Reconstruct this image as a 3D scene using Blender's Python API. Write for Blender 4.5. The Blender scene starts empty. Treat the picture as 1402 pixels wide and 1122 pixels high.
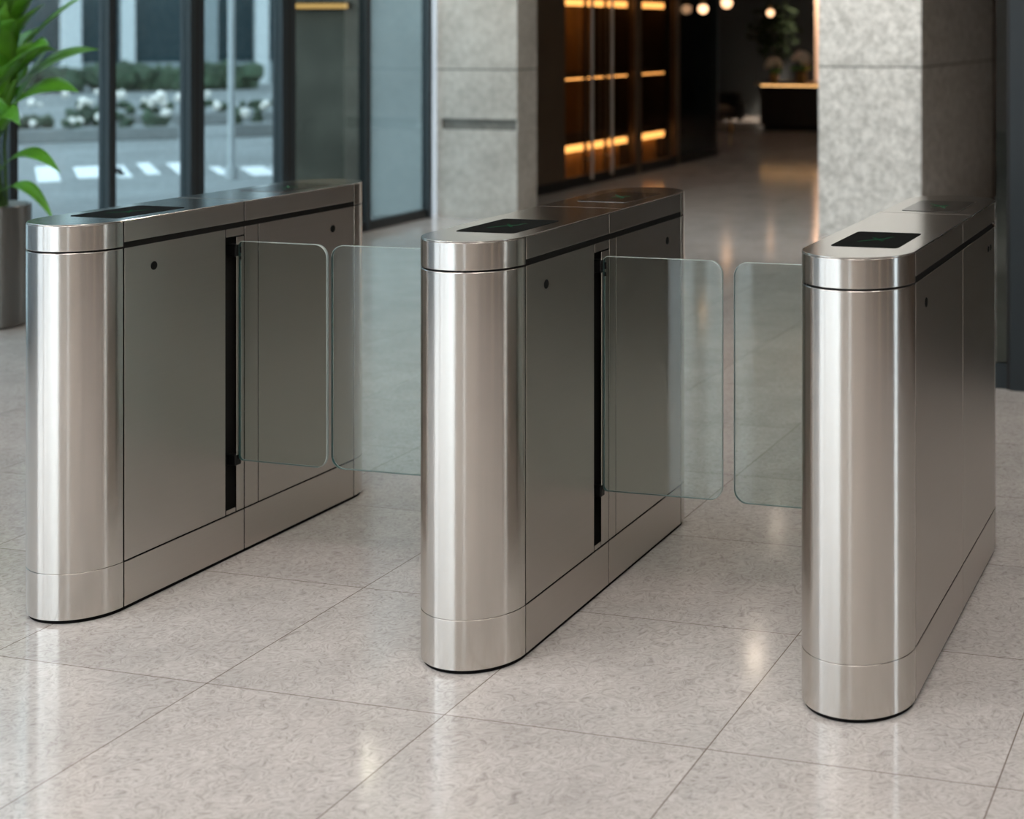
import bpy, bmesh, math, random
from math import sin, cos, pi, radians
from mathutils import Vector, Matrix

random.seed(7)
S = bpy.context.scene
COL = S.collection

# ------------------------------------------------------------------ materials
def new_mat(name):
    m = bpy.data.materials.new(name)
    m.use_nodes = True
    nt = m.node_tree
    for n in list(nt.nodes):
        nt.nodes.remove(n)
    out = nt.nodes.new('ShaderNodeOutputMaterial')
    return m, nt, out

def N(nt, kind, **kw):
    n = nt.nodes.new(kind)
    for k, v in kw.items():
        if k.startswith('i_'):
            n.inputs[k[2:].replace('_', ' ')].default_value = v
        else:
            setattr(n, k, v)
    return n

def plain(name, col, rough=0.5, metal=0.0, spec=0.5, emit=None, strength=0.0, noise=None):
    m, nt, out = new_mat(name)
    b = N(nt, 'ShaderNodeBsdfPrincipled')
    b.inputs['Base Color'].default_value = (*col, 1)
    b.inputs['Roughness'].default_value = rough
    b.inputs['Metallic'].default_value = metal
    b.inputs['Specular IOR Level'].default_value = spec
    if emit:
        b.inputs['Emission Color'].default_value = (*emit, 1)
        b.inputs['Emission Strength'].default_value = strength
    if noise:
        scale, amt = noise
        tc = N(nt, 'ShaderNodeTexCoord')
        nz = N(nt, 'ShaderNodeTexNoise')
        nz.inputs['Scale'].default_value = scale
        nz.inputs['Detail'].default_value = 5
        nt.links.new(tc.outputs['Object'], nz.inputs['Vector'])
        mp = N(nt, 'ShaderNodeMapRange')
        mp.inputs['From Min'].default_value = 0.3
        mp.inputs['From Max'].default_value = 0.7
        mp.inputs['To Min'].default_value = 1 - amt
        mp.inputs['To Max'].default_value = 1 + amt
        nt.links.new(nz.outputs['Fac'], mp.inputs['Value'])
        mx = N(nt, 'ShaderNodeVectorMath', operation='SCALE')
        mx.inputs[0].default_value = col
        nt.links.new(mp.outputs[0], mx.inputs['Scale'])
        nt.links.new(mx.outputs[0], b.inputs['Base Color'])
    nt.links.new(b.outputs[0], out.inputs[0])
    return m

def brushed(name, col, rough, aniso, rot=0.25, streak=(1, 1, 900), tangent_axis='Z'):
    """Brushed stainless steel: the grain runs round the body, so reflections smear along its height."""
    m, nt, out = new_mat(name)
    b = N(nt, 'ShaderNodeBsdfPrincipled')
    b.inputs['Metallic'].default_value = 1.0
    b.inputs['Anisotropic'].default_value = aniso
    b.inputs['Anisotropic Rotation'].default_value = rot
    tg = N(nt, 'ShaderNodeTangent', direction_type='RADIAL', axis=tangent_axis)
    nt.links.new(tg.outputs[0], b.inputs['Tangent'])
    tc = N(nt, 'ShaderNodeTexCoord')
    mp = N(nt, 'ShaderNodeMapping')
    mp.inputs['Scale'].default_value = streak
    nt.links.new(tc.outputs['Object'], mp.inputs['Vector'])
    nz = N(nt, 'ShaderNodeTexNoise')
    nz.inputs['Scale'].default_value = 1.0
    nz.inputs['Detail'].default_value = 3
    nt.links.new(mp.outputs[0], nz.inputs['Vector'])
    r = N(nt, 'ShaderNodeMapRange')
    r.inputs['To Min'].default_value = rough - 0.012
    r.inputs['To Max'].default_value = rough + 0.012
    nt.links.new(nz.outputs['Fac'], r.inputs['Value'])
    nt.links.new(r.outputs[0], b.inputs['Roughness'])
    c = N(nt, 'ShaderNodeMapRange')
    c.inputs['To Min'].default_value = 0.95
    c.inputs['To Max'].default_value = 1.05
    nt.links.new(nz.outputs['Fac'], c.inputs['Value'])
    v = N(nt, 'ShaderNodeVectorMath', operation='SCALE')
    v.inputs[0].default_value = col
    nt.links.new(c.outputs[0], v.inputs['Scale'])
    nt.links.new(v.outputs[0], b.inputs['Base Color'])
    nt.links.new(b.outputs[0], out.inputs[0])
    return m

def thin_glass(name, tint, refl=(1, 1, 1), rough=0.0, ior=1.5, boost=1.0):
    m, nt, out = new_mat(name)
    t = N(nt, 'ShaderNodeBsdfTransparent')
    t.inputs[0].default_value = (*tint, 1)
    g = N(nt, 'ShaderNodeBsdfGlossy')
    g.inputs['Color'].default_value = (*refl, 1)
    g.inputs['Roughness'].default_value = rough
    # Schlick reflectance from the angle to the pane, the same on both of its faces
    geo = N(nt, 'ShaderNodeNewGeometry')
    dt = N(nt, 'ShaderNodeVectorMath', operation='DOT_PRODUCT')
    nt.links.new(geo.outputs['Normal'], dt.inputs[0]); nt.links.new(geo.outputs['Incoming'], dt.inputs[1])
    ab = N(nt, 'ShaderNodeMath', operation='ABSOLUTE'); nt.links.new(dt.outputs['Value'], ab.inputs[0])
    om = N(nt, 'ShaderNodeMath', operation='SUBTRACT'); om.inputs[0].default_value = 1.0
    nt.links.new(ab.outputs[0], om.inputs[1])
    pw = N(nt, 'ShaderNodeMath', operation='POWER'); pw.inputs[1].default_value = 5.0
    nt.links.new(om.outputs[0], pw.inputs[0])
    r0 = ((ior - 1) / (ior + 1)) ** 2
    mu = N(nt, 'ShaderNodeMath', operation='MULTIPLY_ADD', use_clamp=True)
    mu.inputs[1].default_value = (1 - r0) * boost; mu.inputs[2].default_value = r0 * boost
    nt.links.new(pw.outputs[0], mu.inputs[0])
    mx = N(nt, 'ShaderNodeMixShader')
    nt.links.new(mu.outputs[0], mx.inputs[0])
    nt.links.new(t.outputs[0], mx.inputs[1])
    nt.links.new(g.outputs[0], mx.inputs[2])
    nt.links.new(mx.outputs[0], out.inputs[0])
    return m

def emissive(name, col, s):
    m, nt, out = new_mat(name)
    e = N(nt, 'ShaderNodeEmission')
    e.inputs[0].default_value = (*col, 1)
    e.inputs[1].default_value = s
    nt.links.new(e.outputs[0], out.inputs[0])
    return m

def floor_material():
    m, nt, out = new_mat('polished_terrazzo_tiles')
    b = N(nt, 'ShaderNodeBsdfPrincipled')
    geo = N(nt, 'ShaderNodeNewGeometry')
    sep = N(nt, 'ShaderNodeSeparateXYZ')
    nt.links.new(geo.outputs['Position'], sep.inputs[0])
    def lines(sock, off, step, half):
        a = N(nt, 'ShaderNodeMath', operation='SUBTRACT'); a.inputs[1].default_value = off
        nt.links.new(sock, a.inputs[0])
        d = N(nt, 'ShaderNodeMath', operation='DIVIDE'); d.inputs[1].default_value = step
        nt.links.new(a.outputs[0], d.inputs[0])
        p = N(nt, 'ShaderNodeMath', operation='PINGPONG'); p.inputs[1].default_value = 0.5
        nt.links.new(d.outputs[0], p.inputs[0])
        l = N(nt, 'ShaderNodeMath', operation='LESS_THAN'); l.inputs[1].default_value = half / step
        nt.links.new(p.outputs[0], l.inputs[0])
        fl = N(nt, 'ShaderNodeMath', operation='FLOOR')
        nt.links.new(d.outputs[0], fl.inputs[0])
        return l, fl
    lx, fx = lines(sep.outputs[0], 0.10, 0.60, 0.0013)
    ly, fy = lines(sep.outputs[1], -0.31, 0.60, 0.0011)
    mxl = N(nt, 'ShaderNodeMath', operation='MAXIMUM')
    nt.links.new(lx.outputs[0], mxl.inputs[0]); nt.links.new(ly.outputs[0], mxl.inputs[1])
    # each tile shifted in tone and pattern
    cmb = N(nt, 'ShaderNodeCombineXYZ')
    nt.links.new(fx.outputs[0], cmb.inputs[0]); nt.links.new(fy.outputs[0], cmb.inputs[1])
    wn = N(nt, 'ShaderNodeTexWhiteNoise', noise_dimensions='3D')
    nt.links.new(cmb.outputs[0], wn.inputs['Vector'])
    off = N(nt, 'ShaderNodeVectorMath', operation='SCALE'); off.inputs['Scale'].default_value = 7.0
    nt.links.new(wn.outputs['Color'], off.inputs[0])
    pos = N(nt, 'ShaderNodeVectorMath', operation='ADD')
    nt.links.new(geo.outputs['Position'], pos.inputs[0]); nt.links.new(off.outputs[0], pos.inputs[1])
    n1 = N(nt, 'ShaderNodeTexNoise'); n1.inputs['Scale'].default_value = 24; n1.inputs['Detail'].default_value = 4
    n1.inputs['Distortion'].default_value = 4.0; n1.inputs['Roughness'].default_value = 0.6
    nt.links.new(pos.outputs[0], n1.inputs['Vector'])
    n2 = N(nt, 'ShaderNodeTexNoise'); n2.inputs['Scale'].default_value = 4.5; n2.inputs['Detail'].default_value = 3
    nt.links.new(pos.outputs[0], n2.inputs['Vector'])
    r1 = N(nt, 'ShaderNodeValToRGB')
    cr = r1.color_ramp
    cr.elements[0].position = 0.28; cr.elements[0].color = (*FLOOR_D, 1)
    cr.elements[1].position = 0.70; cr.elements[1].color = (*FLOOR_L, 1)
    e = cr.elements.new(0.46); e.color = (*FLOOR_M, 1)
    nt.links.new(n1.outputs['Fac'], r1.inputs[0])
    mp = N(nt, 'ShaderNodeMapRange'); mp.inputs['From Min'].default_value = 0.3; mp.inputs['From Max'].default_value = 0.7
    mp.inputs['To Min'].default_value = 0.90; mp.inputs['To Max'].default_value = 1.08
    nt.links.new(n2.outputs['Fac'], mp.inputs['Value'])
    sc = N(nt, 'ShaderNodeVectorMath', operation='SCALE')
    nt.links.new(r1.outputs[0], sc.inputs[0]); nt.links.new(mp.outputs[0], sc.inputs['Scale'])
    mix = N(nt, 'ShaderNodeMix', data_type='RGBA')
    nt.links.new(mxl.outputs[0], mix.inputs[0])
    nt.links.new(sc.outputs[0], mix.inputs[6])
    mix.inputs[7].default_value = (0.17, 0.13, 0.105, 1)
    nt.links.new(mix.outputs[2], b.inputs['Base Color'])
    rr = N(nt, 'ShaderNodeMapRange'); rr.inputs['To Min'].default_value = 0.06; rr.inputs['To Max'].default_value = 0.15
    nt.links.new(n1.outputs['Fac'], rr.inputs['Value'])
    nt.links.new(rr.outputs[0], b.inputs['Roughness'])
    b.inputs['Specular IOR Level'].default_value = 0.6
    nt.links.new(b.outputs[0], out.inputs[0])
    return m

def stone_material(name, c0, c1, scale=9.0, fine=70.0, rough=0.65, joints=None):
    m, nt, out = new_mat(name)
    b = N(nt, 'ShaderNodeBsdfPrincipled')
    geo = N(nt, 'ShaderNodeNewGeometry')
    n1 = N(nt, 'ShaderNodeTexNoise'); n1.inputs['Scale'].default_value = scale; n1.inputs['Detail'].default_value = 6
    n2 = N(nt, 'ShaderNodeTexNoise'); n2.inputs['Scale'].default_value = fine; n2.inputs['Detail'].default_value = 3
    for n in (n1, n2):
        nt.links.new(geo.outputs['Position'], n.inputs['Vector'])
    ad = N(nt, 'ShaderNodeMath', operation='ADD')
    nt.links.new(n1.outputs['Fac'], ad.inputs[0]); nt.links.new(n2.outputs['Fac'], ad.inputs[1])
    mp = N(nt, 'ShaderNodeMapRange'); mp.inputs['From Min'].default_value = 0.75; mp.inputs['From Max'].default_value = 1.25
    nt.links.new(ad.outputs[0], mp.inputs['Value'])
    mix = N(nt, 'ShaderNodeMix', data_type='RGBA')
    mix.inputs[6].default_value = (*c0, 1); mix.inputs[7].default_value = (*c1, 1)
    nt.links.new(mp.outputs[0], mix.inputs[0])
    last = mix.outputs[2]
    if joints:
        sep = N(nt, 'ShaderNodeSeparateXYZ')
        nt.links.new(geo.outputs['Position'], sep.inputs[0])
        for z, half in joints:
            a = N(nt, 'ShaderNodeMath', operation='SUBTRACT'); a.inputs[1].default_value = z
            nt.links.new(sep.outputs[2], a.inputs[0])
            ab = N(nt, 'ShaderNodeMath', operation='ABSOLUTE'); nt.links.new(a.outputs[0], ab.inputs[0])
            l = N(nt, 'ShaderNodeMath', operation='LESS_THAN'); l.inputs[1].default_value = half
            nt.links.new(ab.outputs[0], l.inputs[0])
            mj = N(nt, 'ShaderNodeMix', data_type='RGBA')
            nt.links.new(l.outputs[0], mj.inputs[0]); nt.links.new(last, mj.inputs[6])
            mj.inputs[7].default_value = (c0[0] * .35, c0[1] * .35, c0[2] * .35, 1)
            last = mj.outputs[2]
    nt.links.new(last, b.inputs['Base Color'])
    b.inputs['Roughness'].default_value = rough
    nt.links.new(b.outputs[0], out.inputs[0])
    return m

FLOOR_D, FLOOR_M, FLOOR_L = (0.355, 0.325, 0.308), (0.515, 0.482, 0.466), (0.625, 0.598, 0.585)
M = {}
M['post'] = brushed('brushed_steel_round', (0.64, 0.605, 0.57), 0.205, 0.70)
M['panel'] = brushed('brushed_steel_flat', (0.66, 0.615, 0.575), 0.33, 0.68)
M['lidtop'] = brushed('brushed_steel_top', (0.66, 0.635, 0.605), 0.15, 0.0)
M['pot'] = brushed('brushed_steel_planter', (0.26, 0.25, 0.24), 0.34, 0.7)
M['black'] = plain('black_plastic', (0.006, 0.006, 0.006), 0.6, spec=0.15)
M['rubber'] = plain('black_rubber', (0.006, 0.006, 0.006), 0.8, spec=0.05)
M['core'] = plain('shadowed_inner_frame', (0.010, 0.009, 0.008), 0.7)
M['reader'] = plain('black_reader_glass', (0.02, 0.018, 0.016), 0.14, spec=0.8)
M['reader_matt'] = plain('matt_black_reader', (0.005, 0.006, 0.006), 0.7, spec=0.03)
M['icon'] = plain('green_reader_symbol', (0.004, 0.02, 0.010), 0.8, spec=0.02, emit=(0.05, 0.26, 0.12), strength=0.10)
M['clamp'] = plain('dark_hinge_metal', (0.025, 0.025, 0.025), 0.35, 0.8)
M['wing'] = thin_glass('wing_glass', (0.85, 0.905, 0.89), boost=0.7)
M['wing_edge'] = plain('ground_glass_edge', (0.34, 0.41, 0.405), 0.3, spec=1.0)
M['wing_dark_rim'] = plain('painted_dark_glass_rim', (0.018, 0.065, 0.065), 0.3)  # painted dark to imitate light absorbed along the inside of the glass
M['floor'] = floor_material()
M['steelframe'] = plain('dark_blue_grey_frame', (0.018, 0.027, 0.034), 0.45, 0.1)
M['bluesteel'] = plain('blue_grey_post_paint', (0.10, 0.125, 0.15), 0.4)
M['steelframe_black'] = plain('black_frame_gasket', (0.006, 0.007, 0.008), 0.5)
M['winglass'] = thin_glass('teal_window_glass', (0.565, 0.64, 0.642), boost=1.0)
M['clearglass'] = thin_glass('clear_facade_glass', (0.93, 0.97, 0.97))
M['darkglass'] = thin_glass('smoked_window_glass', (0.36, 0.40, 0.38), boost=1.0)
M['paleglass'] = thin_glass('pale_green_glass', (0.83, 0.86, 0.86))
M['smokedglass'] = thin_glass('charcoal_smoked_glass', (0.30, 0.33, 0.34))
M['bronzeglass'] = thin_glass('bronze_shop_glass', (0.74, 0.65, 0.53), refl=(1, .9, .8), boost=0.8)
M['concrete'] = stone_material('smooth_concrete', (0.40, 0.385, 0.355), (0.56, 0.545, 0.51), 3.0, 22, 0.6, joints=[(1.16, .006)])
M['concrete_dark'] = stone_material('recess_concrete', (0.12, 0.12, 0.11), (0.19, 0.19, 0.175), 6.0, 30, 0.7)
M['granite'] = stone_material('pale_granite', (0.42, 0.42, 0.405), (0.78, 0.775, 0.755), 16.0, 55, 0.6, joints=[(1.205, .006)])
M['brownstone'] = stone_material('brown_stone', (0.060, 0.042, 0.030), (0.11, 0.078, 0.056), 3.0, 30, 0.5)
M['plaster'] = plain('beige_plaster', (0.44, 0.385, 0.335), 0.7, noise=(2.0, .05))
M['ceiling'] = plain('warm_white_ceiling', (0.84, 0.81, 0.77), 0.8, noise=(1.0, .03))
M['bronze'] = plain('dark_bronze_panel', (0.105, 0.074, 0.050), 0.3, 0.3, noise=(3.0, .15))
M['warmwood'] = plain('amber_timber', (0.42, 0.25, 0.10), 0.45, noise=(4.0, .2))
M['darkwall'] = plain('dark_blue_wall', (0.045, 0.056, 0.062), 0.6)
M['palewood'] = plain('pale_timber', (0.50, 0.38, 0.27), 0.5, noise=(6, .1))
M['greydoor'] = plain('grey_stone_door', (0.17, 0.165, 0.145), 0.5, noise=(2.5, .35))
M['darkwood'] = plain('dark_stained_wood', (0.030, 0.020, 0.013), 0.4, noise=(6, .2))
M['peach'] = plain('peach_stone', (0.72, 0.50, 0.37), 0.5)
M['brass'] = plain('brushed_brass', (0.55, 0.36, 0.15), 0.3, 1.0)
M['chrome'] = plain('satin_handle_steel', (0.62, 0.56, 0.50), 0.28, 1.0)
M['warmlamp'] = emissive('warm_lamp', (1.0, 0.54, 0.20), 2.6)
M['bulb'] = emissive('warm_globe', (1.0, 0.56, 0.30), 1.7)
M['added_panel_light'] = emissive('added_panel_diffuser', (1.0, 0.95, 0.89), 8.0)
M['downlight'] = emissive('downlight_lens', (1.0, 0.84, 0.66), 4.5)
M['asphalt'] = plain('grey_road', (0.20, 0.21, 0.212), 0.75, noise=(0.8, .22))
M['kerbstone'] = plain('pale_kerb', (0.40, 0.41, 0.41), 0.7)
M['roadpaint'] = plain('white_road_paint', (0.85, 0.86, 0.87), 0.5)
M['leaf'] = plain('palm_leaf_green', (0.10, 0.30, 0.02), 0.38, noise=(5, .35))
M['stem'] = plain('palm_stem_green', (0.045, 0.11, 0.02), 0.5)
M['soil'] = plain('dark_soil', (0.02, 0.014, 0.01), 0.9)
M['blossom'] = plain('white_blossom', (0.85, 0.80, 0.74), 0.6)
M['hedge'] = plain('hedge_green', (0.030, 0.055, 0.028), 0.8, noise=(3, .4))
M['darkleaf'] = plain('dark_green_leaf', (0.012, 0.020, 0.010), 0.9, spec=0.05)
M['facade_pale'] = plain('pale_facade_pier', (0.50, 0.53, 0.55), 0.7)
M['facade_mid'] = plain('grey_facade_panel', (0.20, 0.235, 0.25), 0.6)
M['facade_glass'] = plain('dark_facade_glass', (0.022, 0.045, 0.055), 0.12, spec=0.6)
M['chairfabric'] = plain('charcoal_fabric', (0.035, 0.034, 0.033), 0.9)
M['wallwing'] = plain('pale_render', (0.32, 0.34, 0.34), 0.8, noise=(1.2, .12))

# ------------------------------------------------------------------ mesh helpers
def link(name, bm, mat, parent=None, smooth=False, loc=None, bevel=0.0, seg=2):
    me = bpy.data.meshes.new(name)
    bmesh.ops.recalc_face_normals(bm, faces=bm.faces[:])
    bm.to_mesh(me); bm.free()
    mats = mat if isinstance(mat, (list, tuple)) else [mat]
    for q in mats:
        me.materials.append(q)
    o = bpy.data.objects.new(name, me)
    COL.objects.link(o)
    if parent:
        o.parent = parent
    if loc:
        o.location = loc
    if smooth:
        for p in me.polygons:
            p.use_smooth = True
        me.set_sharp_from_angle(angle=radians(35))
    if bevel:
        b = o.modifiers.new('edge', 'BEVEL')
        b.width = bevel; b.segments = seg; b.limit_method = 'ANGLE'; b.angle_limit = radians(40)
    return o

def box_bm(x0, x1, y0, y1, z0, z1, bm=None):
    bm = bm or bmesh.new()
    v = [bm.verts.new((x, y, z)) for z in (z0, z1) for y in (y0, y1) for x in (x0, x1)]
    for f in ((0, 2, 3, 1), (4, 5, 7, 6), (0, 1, 5, 4), (2, 6, 7, 3), (0, 4, 6, 2), (1, 3, 7, 5)):
        bm.faces.new([v[i] for i in f])
    return bm

def prism_bm(pts, z0, z1, bm=None):
    bm = bm or bmesh.new()
    lo = [bm.verts.new((x, y, z0)) for x, y in pts]
    hi = [bm.verts.new((x, y, z1)) for x, y in pts]
    n = len(pts)
    bm.faces.new(lo[::-1]); bm.faces.new(hi)
    for i in range(n):
        bm.faces.new((lo[i], lo[(i + 1) % n], hi[(i + 1) % n], hi[i]))
    return bm

def tube_bm(path, rad, seg=10, bm=None, caps=True):
    bm = bm or bmesh.new()
    rings = []
    n = len(path)
    for i, p in enumerate(path):
        p = Vector(p)
        d = Vector(path[min(i + 1, n - 1)]) - Vector(path[max(i - 1, 0)])
        d.normalize()
        a = d.orthogonal() if abs(d.z) > .99 else d.cross(Vector((0, 0, 1)))
        a.normalize(); b = d.cross(a)
        r = rad[i] if isinstance(rad, (list, tuple)) else rad
        rings.append([bm.verts.new(p + (a * cos(2 * pi * k / seg) + b * sin(2 * pi * k / seg)) * r) for k in range(seg)])
    for i in range(n - 1):
        for k in range(seg):
            bm.faces.new((rings[i][k], rings[i][(k + 1) % seg], rings[i + 1][(k + 1) % seg], rings[i + 1][k]))
    if caps:
        bm.faces.new(rings[0][::-1]); bm.faces.new(rings[-1])
    return bm

def lathe_bm(prof, seg=48, bm=None, center=(0, 0)):
    bm = bm or bmesh.new()
    rings = []
    for r, z in prof:
        if r < 1e-6:
            rings.append([bm.verts.new((center[0], center[1], z))])
        else:
            rings.append([bm.verts.new((center[0] + r * cos(2 * pi * k / seg), center[1] + r * sin(2 * pi * k / seg), z)) for k in range(seg)])
    for a, b in zip(rings, rings[1:]):
        if len(a) == 1 and len(b) == 1:
            continue
        for k in range(seg):
            k2 = (k + 1) % seg
            if len(a) == 1:
                bm.faces.new((a[0], b[k], b[k2]))
            elif len(b) == 1:
                bm.faces.new((a[k], a[k2], b[0]))
            else:
                bm.faces.new((a[k], a[k2], b[k2], b[k]))
    return bm

def blob_bm(bm, c, r, sub=1, squash=(1, 1, 1), jitter=0.0, rng=random):
    res = bmesh.ops.create_icosphere(bm, subdivisions=sub, radius=1.0)
    for v in res['verts']:
        k = 1 + rng.uniform(-jitter, jitter)
        v.co = Vector((c[0] + v.co.x * r * squash[0] * k, c[1] + v.co.y * r * squash[1] * k, c[2] + v.co.z * r * squash[2] * k))
    return bm

def empty(name, loc=(0, 0, 0), rz=0.0):
    o = bpy.data.objects.new(name, None)
    o.empty_display_size = 0.1
    COL.objects.link(o)
    o.location = loc
    o.rotation_euler = (0, 0, rz)
    return o

def tag(o, label=None, cat=None, group=None, kind=None):
    if label: o['label'] = label
    if cat: o['category'] = cat
    if group: o['group'] = group
    if kind: o['kind'] = kind
    return o

def struct(o, label=None, cat=None):
    return tag(o, label, cat, kind='structure')

# ------------------------------------------------------------------ turnstile
R = 0.1268            # half width of the cabinet
Z_GROUND, Z_FOOT, Z_PLINTH, Z_BODY, Z_CAP, Z_STRIP, Z_TOP = 0.012, 0.022, 0.1360, 0.929, 0.9335, 0.9425, 1.0
G = 0.0021            # half a panel joint

def arc(cx, cy, r, a0, a1, n):
    return [(cx + r * cos(a0 + (a1 - a0) * i / n), cy + r * sin(a0 + (a1 - a0) * i / n)) for i in range(n + 1)]

def half_round(y, r, front, n=40):
    """outline of a half-round end; front looks towards -Y"""
    return arc(0, y, r, pi, 2 * pi, n) if front else arc(0, y, r, 0, pi, n)

def shell_bm(y, r, front, z0, z1, t=0.004):
    y += -G if front else G
    o = half_round(y, r, front)
    i = half_round(y, r - t, front)
    return prism_bm(o + i[::-1], z0, z1)

def side_panel(parent, name, side, y0, y1, z0, z1, mat, t=0.0016):
    xa, xb = (R - t, R) if side > 0 else (-R, -R + t)
    return link(name, box_bm(xa, xb, y0 + G, y1 - G, z0 + G, z1 - G), mat, parent, bevel=0.0007)

def sensor(parent, side, y, z, r=0.0112):
    bm = bmesh.new()
    seg = 24
    x = side * R
    rings = []
    for rr, dx in ((r, -0.001), (r, 0.0008), (r * .9, 0.0016), (r * .5, 0.0024)):
        rings.append([bm.verts.new((x + side * dx, y + rr * cos(2 * pi * k / seg), z + rr * sin(2 * pi * k / seg))) for k in range(seg)])
    for a, b in zip(rings, rings[1:]):
        for k in range(seg):
            bm.faces.new((a[k], a[(k + 1) % seg], b[(k + 1) % seg], b[k]))
    bm.faces.new(rings[-1]); bm.faces.new(rings[0][::-1])
    return link('sensor_eye', bm, M['black'], parent, smooth=True)

def rounded_rect(x0, x1, y0, y1, r, n=6):
    p = []
    for cx, cy, a in ((x1 - r, y1 - r, 0), (x0 + r, y1 - r, pi / 2), (x0 + r, y0 + r, pi), (x1 - r, y0 + r, 1.5 * pi)):
        p += [(cx + r * cos(a + pi / 2 * i / n), cy + r * sin(a + pi / 2 * i / n)) for i in range(n + 1)]
    return p

def glass_wing(parent, side, y, width, z0=0.2775, z1=0.8915, rc=0.036, r_in=0.012):
    """tempered leaf standing out from the cabinet side; inner rim faces painted dark for light lost in the green glass"""
    t = 0.005
    xa = side * (R + 0.0015); xb = xa + side * width
    x0, x1 = min(xa, xb), max(xa, xb)
    pts = []
    for cx, cz, a, out in ((x1, z1, 0, side > 0), (x0, z1, pi / 2, side < 0), (x0, z0, pi, side < 0), (x1, z0, 1.5 * pi, side > 0)):
        r = rc if out else r_in
        ox = cx - r if cx == x1 else cx + r
        oz = cz - r if cz == z1 else cz + r
        pts += [(ox + r * cos(a + pi / 2 * i / 10), oz + r * sin(a + pi / 2 * i / 10)) for i in range(11)]
    bm = bmesh.new()
    c = 0.0010
    def ring(yy, inset):
        cx, cz = (x0 + x1) / 2, (z0 + z1) / 2
        hx, hz = (x1 - x0) / 2, (z1 - z0) / 2
        return [bm.verts.new((cx + (px - cx) * (hx - inset) / hx, yy, cz + (pz - cz) * (hz - inset) / hz)) for px, pz in pts]
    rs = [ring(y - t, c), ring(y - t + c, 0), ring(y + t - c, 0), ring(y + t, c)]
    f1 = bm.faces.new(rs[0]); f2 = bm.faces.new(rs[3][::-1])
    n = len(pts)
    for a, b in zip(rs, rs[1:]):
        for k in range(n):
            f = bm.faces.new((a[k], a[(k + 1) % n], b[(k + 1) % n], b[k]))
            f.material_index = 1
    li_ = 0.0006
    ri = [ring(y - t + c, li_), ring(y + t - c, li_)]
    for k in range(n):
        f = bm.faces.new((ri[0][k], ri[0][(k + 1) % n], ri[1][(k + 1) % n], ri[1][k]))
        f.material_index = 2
    w = link('glass_wing', bm, [M['wing'], M['wing_edge'], M['wing_dark_rim']], parent)
    for zc, h in ((z1 - 0.026, 0.034), (z0 + 0.002, 0.030)):
        bmc = box_bm(side * (R - 0.030), side * (R + 0.0013), y - 0.016, y + 0.008, zc - h / 2, zc + h / 2)
        link('hinge_clamp', bmc, M['clamp'], w, bevel=0.003)
    for zc, h in ((z1 - 0.024, 0.018), (z1 - 0.046, 0.011)):
        xs = side * (R + 0.0085)
        link('clamp_screw', box_bm(xs - 0.0030, xs + 0.0030, y - t - 0.0015, y - t - 0.0002, zc - h / 2, zc + h / 2), M['black'], w, bevel=0.001)
    return w

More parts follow.
